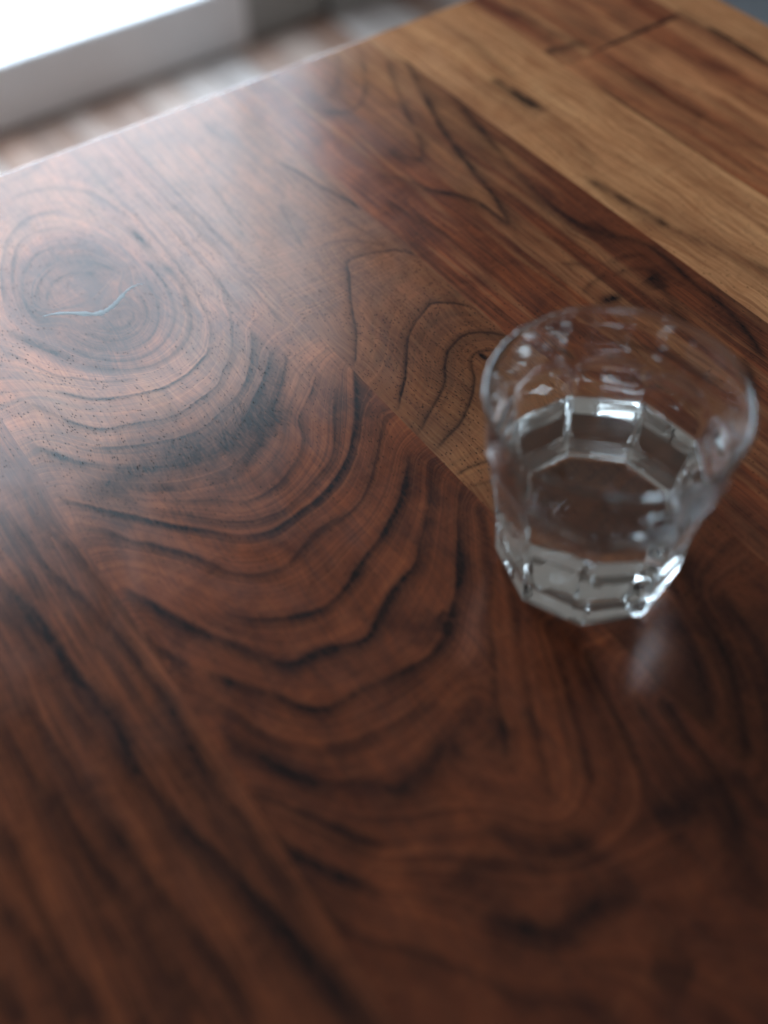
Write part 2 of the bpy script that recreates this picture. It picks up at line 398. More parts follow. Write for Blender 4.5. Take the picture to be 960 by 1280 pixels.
 (1,1.8,0.8,0.45,0,None,[(6.1,265.6),(6.3,254.8),(7.1,246),(7.8,233.4),(7.7,219.8),(8.9,196.8)]),
 (1,3,1.4,0.75,0,None,[(-5.6,237.1),(-4.3,222.7),(-3,208.9),(-1.2,196.8),(-1.4,190),(0.1,172.2),(1.1,157),(3.1,141.8),(5.1,130),(6.9,115.9),(8.3,104),(9.6,92.5),(10,84.4)]),
 (1,2.4,1.2,0.7,0,None,[(-13.4,218.1),(-13.1,205.3),(-12.1,197.7),(-9.8,180.8),(-8.6,162.3),(-6.8,151.8),(-4.7,137),(-3.7,123.4),(-3.2,109.4),(-2.6,98.5)]),
 (1,2.4,1.2,0.6,0,None,[(-27.1,184.9),(-27,166.1),(-27.5,155.9),(-28.4,136.6),(-26.9,126),(-26.8,112.9)]),
 (1,2.4,1.2,0.6,0,None,[(-36.9,161.1),(-33.8,150.2),(-32.7,138.2),(-31.6,126.7),(-31.5,116.1)]),
 (1,2,1,0.5,0,None,[(-45,141.5),(-44.7,130.6),(-44.5,125.3)]),
 (1,1.4,1,0.35,0,None,[(29,317),(31.7,301.4),(33.6,286.7),(36.2,274.2),(38,260.3),(39.6,248.2),(40.4,236.8),(41.3,225.7)]),
 (1,2,1,0.4,0,None,[(18.6,276.5),(20.5,266.2),(22.3,254),(24,242.2),(25.7,230.7),(26.1,220.3)]),
 (1,1,0.5,0.3,0,None,[(32.7,315.7),(35,301.4),(36.5,289.4),(36.8,280.8)]),
 (1,2.5,1,0.35,0,None,[(37.8,277.7),(38.8,268.9),(38.6,259.9)]),
 (3,1.3,0.45,0.55,0.7,1,[(245.1,329),(244.6,333),(242.9,338.8),(238.1,345.1),(229.9,348.4),(220.6,351.5),(214.7,351.2),(210.6,341.7),(201.6,327.4),(195.2,315.3),(189,303.7),(179.5,291.9),(184.7,298.7),(178.2,290.8)]),
 (3,1.3,0.45,0.65,1.2,2,[(244,286.4),(244.1,287.9),(240,296),(230.6,304.5),(223.7,301.2),(215.4,297.4),(209,292.3),(203.1,285.6),(197,277.7),(198.6,279.5),(189.6,268.6),(179.3,259.2)]),
 (3,1.3,0.45,0.58,1,3,[(244.9,264.6),(242.9,267.7),(238.1,274.4),(229.4,279.1),(224.9,277.6),(217.6,275.1),(210,267.8),(205.3,260.7),(197.5,254.4),(189.5,250.2),(182.5,245.5),(177.9,242.4)]),
 (3,1.2,0.45,0.55,0.9,4,[(237.4,260.4),(232.5,264),(227.1,267),(221.5,264.7),(217.9,256.8),(211.5,249.3),(204.1,242.9),(194.9,236.5),(187.9,235.1),(179.5,231.8)]),
 (3,0.7,0.35,0.6,0.3,5.2,[(199.7,213.4),(193.2,214.3),(187.2,215.6),(181.9,216.3),(177.4,215.8)]),
 (3,0.8,0.4,0.35,0.3,6,[(194.6,204.2),(186.4,205.7),(177.2,208.6)]),
 (3,0.5,0.4,0.4,0.4,0.3,[(236.7,349.9),(232.3,356.9),(222.3,366.1),(214.8,368.7),(210.4,367.3)]),
 (3,1.2,0.8,1.2,0,None,[(227.4,264.1),(227.7,262)]),
 (3,1.2,0.5,0.6,0,0,[(231.8,438.8),(234.7,427.9),(236.7,415.7),(239.4,401.1),(242.9,388.3),(242.5,380.5)]),
 (3,1.2,0.8,0.3,0,None,[(217,493.3),(217.6,481.1),(219.1,473)]),
 (3,1.2,0.8,0.3,0.5,None,[(231.8,382.4),(233.1,373.6),(235,362.5),(236.1,352.2)]),
 (3,1,0.6,0.3,0,None,[(193.8,443.1),(190.5,420.8),(188.8,402.2)]),
 (3,1,0.6,0.3,0,None,[(213.1,408.2),(207.7,388.3),(204.3,371.8)]),
 (3,1.5,0.6,0.6,0.2,6.5,[(173.9,167.5),(167.5,141.8),(161.8,110.2),(162.7,84.1),(163.5,59.8)]),
 (3,2.2,1.2,0.6,0,8,[(209.2,116.3),(205.2,98.7),(193.6,80.1),(180.8,64.3)]),
 (3,2.2,1.2,0.55,0,7.5,[(202.2,121.2),(196.2,105.1),(188.2,91.4),(181.7,81.3)]),
 (3,2.5,1.2,0.6,0,9,[(221.1,116.2),(216.6,94.5),(208,77.4),(194.5,61.5)]),
 (4,1,0.6,0.5,0,None,[(265.6,481.6),(274.2,466.5),(282.8,457.7),(292.5,456.6),(303.9,465.6),(320.7,492.3),(326.2,504.5)]),
 (4,1.4,1,0.35,0,None,[(281.2,477.4),(288.8,476.9),(298.2,485.2),(306.4,497.6),(312.6,509.2)]),
 (4,1.4,0.8,0.65,0,None,[(281.7,417.6),(286.6,405),(292,394.8),(301.2,409.5),(311.1,437.9),(324.5,468.2),(335.6,492)]),
 (4,1.6,0.8,0.75,0,None,[(269,397.9),(276,386.7),(279.4,374.1),(290.7,359.2),(294.3,344.4),(293,326.5),(298.8,336.3),(304.5,357.3),(309.4,383.6),(316.4,410.2),(325.5,437),(337.7,468.9),(347.3,494.3)]),
 (4,2,1,0.7,0,None,[(344,443.4),(338.9,422.1),(333.4,397.6),(324.9,363.5),(320.6,333.1),(320.7,309.2),(326.9,293.2),(338.6,280.8)]),
 (4,1.2,0.6,0.5,0,None,[(256.7,380.2),(260.6,365.2),(263.6,349.2),(265.5,332.5),(264.7,312.8),(266,290.7)]),
 (4,0.9,0.5,0.5,0,None,[(268.2,355.6),(270.8,345.9),(271.7,328),(272.9,314.1),(273.1,299.5)]),
 (4,0.9,0.5,0.5,0,None,[(249.3,344.4),(250,330.9),(250.4,312.6),(251.6,296),(252.3,273.8)]),
 (4,0.9,0.5,0.5,0,None,[(248.1,351),(246.5,326.1),(246.7,304.7),(247.1,287.4),(246.8,271.2)]),
 (4,0.8,0.4,-0.45,0,None,[(252.9,338),(253.5,322.9),(254.9,309.3),(254.6,295.5),(254.2,279)]),
 (4,0.8,0.4,-0.45,0,None,[(246.3,348.5),(244.2,326.1),(244.2,301.4),(245.1,279),(244.4,268.2)]),
 (4,0.8,0.4,-0.4,0,None,[(270.1,358.2),(271.7,337.5),(271.6,318.7),(273.1,299.5)]),
 (4,1.4,0.6,0.8,0,None,[(328,307.1),(328.5,298.3),(332.4,287.3),(337.3,277.6),(337.4,267.5),(336.8,258.2),(335.2,244),(335.6,230.8),(332.8,214.8),(328.6,200.6),(321.1,186.1)]),
 (4,2.4,2,1.1,0,None,[(320.4,259.6),(320.9,254.5),(319.3,250)]),
 (4,1.8,1.2,0.9,0,None,[(295.7,258.1),(299.4,257.2)]),
 (4,1.2,0.7,0.6,0,None,[(308,269.6),(315.2,270.1),(321.9,267.1),(325.7,262.4),(324.4,253.8),(318.8,246.7),(317.3,236.8),(317.4,226.1)]),
 (4,1.2,0.7,0.5,0,None,[(294.8,290.8),(301.9,286.6),(306,280.7),(312.7,277.7),(323.5,277.7),(331.7,271.7)]),
 (4,1.2,0.7,0.5,0,None,[(289.5,268),(294.3,272),(304.8,271.9),(314.3,276.5)]),
 (4,1,0.5,0.5,0,None,[(310.8,263.8),(310.4,254.7),(312.8,247.4),(314.2,239.1),(313.8,225.2)]),
 (4,2.4,1.6,0.5,0,None,[(344.7,231.5),(344.4,220.7),(343.6,207),(340.3,198.9)]),
 (4,1.6,0.8,0.6,0,None,[(318.1,198.2),(311.4,186.8),(303.4,176.8)]),
 (4,1.4,0.7,0.45,0,None,[(246.1,153.4),(241.9,132.5),(235.1,106.2)]),
 (4,1.4,0.7,0.45,0,None,[(256.9,155.5),(252.4,134.4),(243.9,108.5)]),
 (4,1.4,0.7,0.5,0,None,[(227.1,138.5),(222.3,115.4),(217.6,89.9)]),
 (4,1.4,0.7,0.55,0,None,[(239.3,257.7),(250.1,243.7),(257.5,226.3),(272.3,212.6),(277.6,194.3),(271.6,165.6)]),
 (4,1.4,0.7,0.55,0,None,[(232.4,238.5),(243,225.1),(247.2,204.9),(257,186.9),(254.4,157.4)]),
 (4,1.4,0.7,0.5,0,None,[(252.3,273.8),(262.7,253.3),(272.9,233.3),(288.9,215.5),(291,184.6)]),
 (5,2.2,1.6,1,0,None,[(369.7,436.6),(369.5,424.3),(370.8,413.3),(371,401.2),(371,390.5)]),
 (5,2,1.3,1,0,None,[(349.6,333.3),(350.7,322.5),(352.9,304.5),(354.6,292.2),(354.3,281.5)]),
 (5,2.2,1.4,0.2,0,None,[(371,390.5),(369.8,375.2),(366.8,359),(359.3,338.1)]),
 (5,2.5,1.4,0.5,0,None,[(354.3,281.5),(358.4,266.3),(362.8,249.8),(368.3,229.9),(370.7,212.9)]),
 (5,2,1.4,0.3,0,None,[(386.1,499.5),(384.5,466.5),(380.2,431.8)]),
 (6,4,2,0.5,0,None,[(507,427.6),(504.1,356.2)]),
 (7,1.4,1.6,1.2,0,None,[(506,404.8),(505.8,382.2),(504.5,365.6),(502.5,345.8)]),
 (7,1.4,1.2,0.5,0,None,[(506.3,428.2),(506,404.8)]),
 (6,3,1.5,0.35,0,None,[(408.9,410.5),(410.9,373.5),(410.3,335.9),(409.2,267.9)]),
 (6,3,1.5,0.3,0,None,[(431.7,409.3),(433.8,366.4),(439.6,296.2)]),
 (8,2,1.5,0.9,0,None,[(406.6,421.6),(424.3,421.3),(444.6,423.6),(463.6,424),(505,425.5)]),
 (8,3,2.5,0.6,0,None,[(410.6,440.2),(421.4,438.8),(437.1,435.9)]),
 (8,4,2,0.3,0,None,[(428.6,491.6),(429.4,455.4),(436.1,427.8)]),
]
# ------------------------------------------------------------------ the setting
WY = 1.798                                     # face of the wall with the tall window
floor = box("floor", -1.6, 3.6, -1.2, 2.2, -0.06, -0.016, M_SUB)
tag(floor, "brown wooden floor of narrow boards below the table", None, kind="structure")
bw, bl = 0.072, 0.52
plank_meshes = [box_mesh("floor_board", (bw - 0.003, L - 0.003, 0.016), 0.0012, M_FLOOR) for L in (bl, bl * 0.8, bl * 1.25)]
col = 0
x = 0.05
while x < 2.2:
    y = 0.95 + random.random() * 0.3
    while y < WY - 0.02:
        q = random.randrange(3)
        L = (bl, bl * 0.8, bl * 1.25)[q]
        o = bpy.data.objects.new("floor_board", plank_meshes[q])
        o.location = (x, y + L / 2, 0.06 - 0.016)
        o.parent = floor
        link(o)
        o.location = (x - floor.location[0], y + L / 2 - floor.location[1], -0.016 - floor.location[2])
        y += L
    x += bw

wx0, wx1, wz0, wz1 = -0.20, 1.09, 0.125, 2.50
wall = box("wall", wx1 + 0.012, 3.6, WY, WY + 0.12, 0.0, 3.1, M_WALL)
tag(wall, "grey wall", None, kind="structure")
wall2 = box("wall", -1.6, wx0 - 0.002, WY, WY + 0.12, 0.0, 3.1, M_WALL)
tag(wall2, "grey wall", None, kind="structure")
wall3 = box("wall", wx0 - 0.001, wx1 + 0.011, WY, WY + 0.12, wz1 + 0.002, 3.1, M_WALL)
tag(wall3, "grey wall", None, kind="structure")

# tall window reaching almost down to the floor
win = empty("window", ((wx0 + wx1) / 2, WY + 0.05, 0.0))
tag(win, "tall bright window above a low pale plinth, behind the table", "window")
XM = 0.915                                     # middle post
box("plinth", wx0, XM - 0.001, WY, WY + 0.10, 0.004, wz0, M_BOARD, win, 0.003)
box("plinth", XM + 0.001, wx1, WY + 0.012, WY + 0.10, 0.004, wz0, M_WALL, win, 0.003)
for (fx0, fx1) in ((wx0, wx0 + 0.05), (XM - 0.03, XM + 0.03), (wx1 - 0.05, wx1)):
    box("frame", fx0, fx1, WY + 0.012, WY + 0.09, wz0 + 0.001, wz1, M_FRAME, win, 0.003)
for (px0, px1) in ((wx0 + 0.051, XM - 0.031), (XM + 0.031, wx1 - 0.051)):
    box("frame", px0, px1, WY + 0.014, WY + 0.09, wz1 - 0.06, wz1 - 0.001, M_FRAME, win, 0.003)
    box("pane", px0, px1, WY + 0.03, WY + 0.045, wz0 + 0.002, wz1 - 0.061, M_DAY, win)

# grey rug at the far long side
rug = box("rug", 1.42, 2.9, -0.2, 1.45, 0.001, 0.013, M_RUG, None, 0.004)
tag(rug, "flat grey rug on the floor beyond the table's long edge", "rug")

# ------------------------------------------------------------------ the table
PITH = (105.4, 380.7)
YE = 517.0        # end of the table
XE = 537.0        # long edge
RND = 2.6         # rounded arris, mm
THICK = 28.0

def seg_profile(px, py, pts, wo, wi):
    """soft on the right hand side of the line (wo), crisp on the other (wi)"""
    best = np.full(px.shape, 1e9); side = np.zeros(px.shape); tt = np.zeros(px.shape)
    pts = np.asarray(pts, float)
    L = np.hypot(*np.diff(pts, axis=0).T); cum = np.concatenate([[0], np.cumsum(L)]); tot = cum[-1] + 1e-9
    for i in range(len(pts) - 1):
        ax, ay = pts[i]; bx, by = pts[i + 1]
        dx, dy = bx - ax, by - ay; l2 = dx * dx + dy * dy + 1e-9
        t = np.clip(((px - ax) * dx + (py - ay) * dy) / l2, 0, 1)
        ex = px - (ax + t * dx); ey = py - (ay + t * dy)
        d = np.hypot(ex, ey)
        s = dx * (py - ay) - dy * (px - ax)
        mk = d < best
        best = np.where(mk, d, best); side = np.where(mk, s, side)
        tt = np.where(mk, (cum[i] + t * L[i]) / tot, tt)
    right = side < 0
    val = np.where(right, 0.75 * np.exp(-best / wo) + 0.25 * np.exp(-(best / wo) ** 2), np.exp(-(best / wi) ** 2))
    return val, best, right, tt

_ringf = {}
def ring_field(pid, x0, x1, y0, y1, h=2.0):
    """smooth ring number over a plank: harmonic between the traced growth lines"""
    xs = np.arange(x0, x1 + h, h); ys = np.arange(y0, y1 + h, h)
    n = (len(ys), len(xs))
    fix = np.full(n, np.nan)
    for (pl, wo, wi, st, po, lv, pts) in STROKES:
        if pl != pid or lv is None: continue
        P = np.array(smooth_line(pts))
        for a, b in zip(P[:-1], P[1:]):
            for t in np.linspace(0, 1, max(2, int(np.hypot(*(b - a)) / (h * 0.5)) + 1)):
                q = a + (b - a) * t
                i = int(round((q[1] - y0) / h)); j = int(round((q[0] - x0) / h))
                if 0 <= i < n[0] and 0 <= j < n[1]: fix[i, j] = lv
    known = ~np.isnan(fix)
    f = np.where(known, fix, np.nanmean(fix))
    # coarse start: nearest known value by sweeping
    idx = np.argwhere(known); vals = fix[known]
    II, JJ = np.mgrid[0:n[0], 0:n[1]]
    best = np.full(n, 1e18)
    for (i, j), v in zip(idx[::2], vals[::2]):
        d = (II - i) ** 2 + (JJ - j) ** 2
        mk = d < best; best = np.where(mk, d, best); f = np.where(mk, v, f)
    f = np.where(known, fix, f)
    for it in range(500):
        p = np.pad(f, 1, mode='edge')
        g = 0.25 * (p[:-2, 1:-1] + p[2:, 1:-1] + p[1:-1, :-2] + p[1:-1, 2:])
        f = np.where(known, fix, g)
    for it in range(2):
        p = np.pad(f, 1, mode='edge')
        f = 0.25 * f + 0.1875 * (p[:-2, 1:-1] + p[2:, 1:-1] + p[1:-1, :-2] + p[1:-1, 2:])
    return xs, ys, f

def sample_field(field, X, Y):
    xs, ys, f = field
    h = xs[1] - xs[0]
    u = np.clip((X - xs[0]) / h, 0, len(xs) - 1.001); v = np.clip((Y - ys[0]) / h, 0, len(ys) - 1.001)
    j = u.astype(int); i = v.astype(int); u = u - j; v = v - i
    return (f[i, j] * (1 - u) + f[i, j + 1] * u) * (1 - v) + (f[i + 1, j] * (1 - u) + f[i + 1, j + 1] * u) * v

def smooth_line(pts):
    """Chaikin corner cutting, twice"""
    pts = [np.array(p, float) for p in pts]
    if len(pts) < 3: return pts
    for _ in range(2):
        out = [pts[0]]
        for a, b in zip(pts[:-1], pts[1:]):
            out += [a * 0.75 + b * 0.25, a * 0.25 + b * 0.75]
        out.append(pts[-1]); pts = out
    return pts

def axis(a, b, fine_a, fine_b, h, H):
    """sample positions: fine inside fine_a..fine_b, coarse outside"""
    fine_a = max(a, fine_a); fine_b = min(b, fine_b)
    out = []
    if fine_a > a: out += list(np.linspace(a, fine_a, max(2, int((fine_a - a) / H) + 1))[:-1])
    out += list(np.linspace(fine_a, fine_b, max(2, int((fine_b - fine_a) / h) + 1)))
    if fine_b < b: out += list(np.linspace(fine_b, b, max(2, int((b - fine_b) / H) + 1))[1:])
    return np.array(out)

table = empty("table", (0.0, -0.15, 0.0))
tag(table, "dark oiled walnut table of glued planks with a knotty grain", "table")
TLOC = Vector(table.location)

def build_plank(pid, x0, x1, y0, y1, fine, pale=0.0, tone=0.0, porebase=0.12, end=False, long_edge=0, h=0.62):
    g = 0.0
    xs = axis(x0 + g, x1 - g, -75, 545, h, 6.0) if fine else np.linspace(x0, x1, 18)
    ys = axis(y0 + (g if not end or y0 > -700 else 0), y1 if end else y1 - g, fine[0], fine[1], h * 1.25, 12.0) if fine else np.linspace(y0, y1, 90)
    extra = RND * np.array([0.06, 0.14, 0.25, 0.4, 0.6, 0.8, 1.0])
    if end: ys = np.unique(np.concatenate([ys[ys < YE - RND], YE - extra, [YE]]))
    if long_edge: xs = np.unique(np.concatenate([xs[xs < XE - RND], XE - extra, [XE]]))
    nx, ny = len(xs), len(ys)
    X, Y = np.meshgrid(xs, ys)
    Z = np.zeros_like(X)
    if end:
        e = np.clip(YE - Y, 0, RND); Z -= RND - np.sqrt(np.maximum(RND ** 2 - (RND - e) ** 2, 0))
    if long_edge:
        e = np.clip(XE - X, 0, RND); Z = np.minimum(Z, -(RND - np.sqrt(np.maximum(RND ** 2 - (RND - e) ** 2, 0))))
    # ---- grain
    wx = X + 0.9 * (fbm(X * 0.16 + pid * 9, Y * 0.10, 3) - 0.5) + 0.5 * (fbm(X * 0.9, Y * 0.35 + pid, 2) - 0.5)
    wy = Y + 0.9 * (fbm(X * 0.16 + 50, Y * 0.10 + pid * 5, 3) - 0.5)
    dark = np.zeros_like(X); inv = np.ones_like(X); pore = np.zeros_like(X); light = np.zeros_like(X)
    for (pl, wo, wi, st, po, lv, pts) in STROKES:
        if pl != pid: continue
        pts = smooth_line(pts); pa = np.asarray(pts)
        if pa[:, 1].mean() < 165: wo, wi, st = wo * 1.5, max(wi * 1.7, 1.6), st * 0.85
        elif pa[:, 1].mean() < 265: wi = wi * 1.4
        if pl in (4, 5): wo, wi, st = wo * 1.6, wi * 1.9, st * 0.72
        r = 6.0 * max(wo, wi) + 3 + (9 if po else 0)
        cols = np.where((xs > pa[:, 0].min() - r) & (xs < pa[:, 0].max() + r))[0]
        rows = np.where((ys > pa[:, 1].min() - r) & (ys < pa[:, 1].max() + r))[0]
        if not len(cols) or not len(rows): continue
        sl = (slice(rows[0], rows[-1] + 1), slice(cols[0], cols[-1] + 1))
        vary = np.clip(0.05 + 1.85 * fbm(X[sl] * 0.07 + st * 31, Y[sl] * 0.06 + wo * 7, 3), 0.2, 1.5)
        if pl == 1: vary = 0.45 + 0.5 * vary
        if pl == 3: vary = 0.70 + 0.5 * vary
        if pl == 2 and st < 0.34: vary = vary * 1.5
        val, best, right, t = seg_profile(wx[sl], wy[sl], pts, wo * 1.15, wi * 1.15)
        fade = np.clip(np.minimum(t, 1 - t) / 0.10, 0, 1) ** 0.7 if len(pts) > 2 else 1.0
        fade = 0.25 + 0.75 * fade
        v = val * abs(st) * fade * vary * (1.12 if pa[:, 1].mean() < 260 or pl == 1 else 1.25)
        if wo > 1.3: inv[sl] *= 1 - 0.16 * max(st, 0) * fade * vary * np.exp(-(best / (4.5 * wo)) ** 2) * np.where(right, 1, 0.35)
        if st > 0: inv[sl] *= 1 - np.clip(v, 0, 0.97)
        else: light[sl] = np.maximum(light[sl], v)
        if po:
            pb = np.where(right, np.exp(-(best / (8.0 if pl == 3 else 5.5)) ** 2), np.exp(-(best / 1.0) ** 2)) * po * fade
            pore[sl] = np.maximum(pore[sl], 0.85 * pb)
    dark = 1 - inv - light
    if pid == 2:
        # the heart of the knot is dark all over
        kx, ky = (wx - 104) / 36.0, (wy - 400) / 54.0
        kr = np.hypot(kx, ky) + 0.12 * (fbm(X * 0.06, Y * 0.06, 3) - 0.5)
        dark = 1 - (1 - dark) * (1 - 0.55 * np.clip((1.10 - kr) / 0.45, 0, 1) * (0.55 + 0.9 * fbm(X * 0.05 + 9, Y * 0.04, 2)))
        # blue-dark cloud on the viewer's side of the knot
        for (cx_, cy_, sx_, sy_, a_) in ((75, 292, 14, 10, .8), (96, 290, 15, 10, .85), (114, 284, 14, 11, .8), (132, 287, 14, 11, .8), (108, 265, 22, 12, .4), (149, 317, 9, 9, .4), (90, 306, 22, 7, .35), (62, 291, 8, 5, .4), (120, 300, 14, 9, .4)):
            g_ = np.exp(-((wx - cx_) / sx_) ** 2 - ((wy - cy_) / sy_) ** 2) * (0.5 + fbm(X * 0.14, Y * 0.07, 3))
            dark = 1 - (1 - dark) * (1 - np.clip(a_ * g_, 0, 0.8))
    # ---- flow: across / along the rings
    if pid == 2:
        ex, ey = wx - PITH[0], wy - PITH[1]
        rho = np.hypot(ex, ey * 0.7); th = np.arctan2(ex, -ey)     # cut behind the pith
        phi = sample_field(ring_field(2, 40, 180, -20, 520), wx, wy)
        fx = phi * 7.0; fy = th * 40.0
        tone_a = tone + 0 * X
        por = porebase + 0.22 * np.exp(-((rho - 62) / 28) ** 2) * (0.4 + 1.2 * fbm(X * 0.08, Y * 0.05 + 7, 2))
    else:
        fx = X + 7.0 * fbm(X * 0.03 + pid * 3, Y * 0.012 + pid, 3); fy = Y
        tone_a = np.full_like(X, tone); por = np.full_like(X, porebase)
    if pid == 1:
        tone_a = tone_a - 0.16 * np.clip((X - 28) / 12, 0, 1)
    if pid == 3:
        # fan shaped figure: open pored on the outside, plainer heart
        phi = sample_field(ring_field(3, 175, 246, 0, 520), wx, wy)
        blend = np.clip((wy - 330) / 60, 0, 1)
        fx = (phi * 4.5) * (1 - blend) + fx * blend
        tone_a = tone_a - 0.22 * np.clip((phi - 1.9) / 0.4, 0, 1) * np.clip((4.6 - phi) / 0.6, 0, 1) * (1 - blend)
        rr = np.hypot((wx - 252) * 1.2, (wy - 275))
        por = por + 0.30 * np.exp(-((rr - 55) / 26) ** 2)
    pale_a = np.full_like(X, pale)
    if pid == 2:
        pale_a = np.clip((Y - 235) / 90, 0, 1) * np.clip((kr - 0.85) / 0.3, 0.15, 1) * (0.04 + 0.20 * fbm(X * 0.07 + 5, Y * 0.04, 3))
        tone_a = tone_a + 0.06 * np.clip((Y - 235) / 90, 0, 1)
    if pid == 4:
        pale_a = np.clip(0.5 * np.clip((Y - 340) / 130, 0, 1) * np.clip((X - 275) / 50, 0, 1) * (0.4 + 1.2 * fbm(X * 0.1, Y * 0.012, 3)) + 1.5 * np.clip(fbm(wx * 0.13 + 40, Y * 0.010, 3) - 0.52, 0, 1), 0, 1)
    if pid == 5:
        pale_a = np.clip(pale + 0.5 * (fbm(X * 0.12, Y * 0.01, 3) - 0.55) * 2 * 0.7, 0, 1)
    if pid in (6, 8):
        pale_a = np.clip(pale + 1.1 * (fbm(X * 0.10 + 3, Y * 0.008 + pid, 3) - 0.5), 0, 1)
    if pid == 3:
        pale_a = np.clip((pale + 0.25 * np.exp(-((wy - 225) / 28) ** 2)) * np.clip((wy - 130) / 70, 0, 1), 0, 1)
        tone_a = tone_a - 0.30 * np.clip((200 - wy) / 60, 0, 1)  # tumbler's shade painted into the wood colour: darker and less pale towards the viewer
    pore = np.clip(np.maximum(pore, por), 0, 0.9)
    seedz = np.full_like(X, pid * 13.7)
    # ---- mesh: top sheet, skirt, bottom
    verts = np.stack([X.ravel(), Y.ravel(), Z.ravel()], 1)
    idx = np.arange(nx * ny).reshape(ny, nx)
    quads = np.stack([idx[:-1, :-1].ravel(), idx[:-1, 1:].ravel(), idx[1:, 1:].ravel(), idx[1:, :-1].ravel()], 1)
    ring_i = np.concatenate([idx[0, :], idx[1:, -1], idx[-1, -2::-1], idx[-2:0:-1, 0]])
    nb = len(ring_i)
    rim_ = verts[ring_i].copy(); low = rim_.copy(); low[:, 2] = -THICK
    t0 = nx * ny; b0 = t0 + nb
    nxt = np.roll(np.arange(nb), -1)
    side = np.stack([t0 + nxt, t0 + np.arange(nb), b0 + np.arange(nb), b0 + nxt], 1)
    cidx = b0 + nb
    verts = np.concatenate([verts, rim_, low, [[(x0 + x1) / 2, (y0 + y1) / 2, -THICK]]])
    tri = np.stack([b0 + nxt, b0 + np.arange(nb), np.full(nb, cidx)], 1)
    nq = len(quads) + len(side); nt = len(tri)
    me = bpy.data.meshes.new("plank")
    me.vertices.add(len(verts)); me.loops.add(nq * 4 + nt * 3); me.polygons.add(nq + nt)
    co = verts * MM; co[:, 2] += TOP - TLOC.z; co[:, 0] -= TLOC.x; co[:, 1] -= TLOC.y
    me.vertices.foreach_set("co", co.astype(np.float32).ravel())
    lv = np.concatenate([quads.ravel(), side.ravel(), tri.ravel()]).astype(np.int32)
    me.loops.foreach_set("vertex_index", lv)
    ls = np.concatenate([np.arange(nq) * 4, nq * 4 + np.arange(nt) * 3]).astype(np.int32)
    me.polygons.foreach_set("loop_start", ls)
    sm = np.zeros(nq + nt, bool); sm[:len(quads)] = True
    me.polygons.foreach_set("use_smooth", sm)
    def attr(name, a, b, c):
        v = np.stack([a.ravel(), b.ravel(), c.ravel()], 1)
        v = np.concatenate([v, v[ring_i], v[ring_i], v[:1]])
        at = me.attributes.new(name, 'FLOAT_VECTOR', 'POINT')
        at.data.foreach_set("vector", v.astype(np.float32).ravel())
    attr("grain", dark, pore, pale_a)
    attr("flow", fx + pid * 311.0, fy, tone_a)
    attr("place", X, Y, seedz)
    me.update(calc_edges=True); me.validate()
    me.materials.append(M_WOOD)
    o = bpy.data.objects.new("plank", me)
    o.parent = table
    link(o)
    return o

Y0 = -620.0
build_plank(10, -330, -205, Y0, YE, None, end=True)
build_plank(11, -205, -64, Y0, YE, None, end=True)
p1 = build_plank(1, -64, 42, Y0, YE, (60, 420), pale=0.03, tone=0.0, porebase=0.15, end=True)
p2 = build_plank(2, 42, 177, Y0, YE, (-10, 517), pale=0.0, tone=0.05, porebase=0.13, end=True)
p2["label"] = "wide plank with a large round knot"
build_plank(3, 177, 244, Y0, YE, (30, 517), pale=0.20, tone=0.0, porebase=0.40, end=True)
build_plank(4, 244, 342, Y0, YE, (60, 517), pale=0.0, tone=0.10, porebase=0.16, end=True)
p5 = build_plank(5, 342, 410, Y0, YE, (150, 517), pale=0.85, tone=0.28, porebase=0.16, end=True, h=0.8)
p5["label"] = "pale golden sapwood plank"
build_plank(6, 410, 504, Y0, 423, (180, 423), pale=0.22, tone=0.70, porebase=0.12, end=False, h=0.9)
build_plank(8, 410, 504, 423, YE, (423, 517), pale=0.32, tone=0.50, porebase=0.12, end=True, h=0.9)
build_plank(7, 504, XE, Y0, YE, (280, 517), pale=0.8, tone=0.25, porebase=0.15, end=True, long_edge=1, h=0.8)

# pale filler in the crack of the knot: a thin lens-shaped ribbon let into the wood
def ribbon(name, pts, widths, mat, parent, z=0.012):
    pts = np.array(pts, float)
    P = smooth_line(pts); P = np.array(P); n = len(P)
    w = np.interp(np.linspace(0, 1, n), np.linspace(0, 1, len(widths)), widths)
    w = w * (0.35 + 1.3 * fbm(P[:, 0] * 1.3, P[:, 1] * 1.3, 3))
    T = np.gradient(P, axis=0); T /= np.linalg.norm(T, axis=1)[:, None]; N = np.stack([-T[:, 1], T[:, 0]], 1)
    V = []; Fc = []
    for i in range(n):
        a = P[i] + N[i] * w[i] / 2; b = P[i] - N[i] * w[i] / 2
        V += [(*a, -0.03), (*(P[i] + N[i] * w[i] * 0.42), z), (*(P[i] - N[i] * w[i] * 0.42), z), (*b, -0.03)]
        if i:
            for q in range(3):
                Fc.append((4 * i - 4 + q, 4 * i + q, 4 * i + q + 1, 4 * i - 3 + q))
    V = [((x * MM) - TLOC.x, (y * MM) - TLOC.y, zz * MM + TOP - TLOC.z) for x, y, zz in V]
    return obj_from(name, V, Fc, mat, parent, True)
ribbon("crack_filler", [(82.4, 400.4), (86.4, 399.5), (91.9, 396.3), (97.0, 392.4), (101.1, 388.5), (105.2, 386.6), (109.0, 387.2), (112.8, 388.7), (117.9, 391.9), (123.4, 394.8), (127.5, 394.7), (130.1, 393.7)],
       [0.4, 1.2, 1.9, 2.7, 3.0, 3.4, 3.0, 2.5, 1.9, 1.2, 0.6, 0.2], M_RESIN, p2)

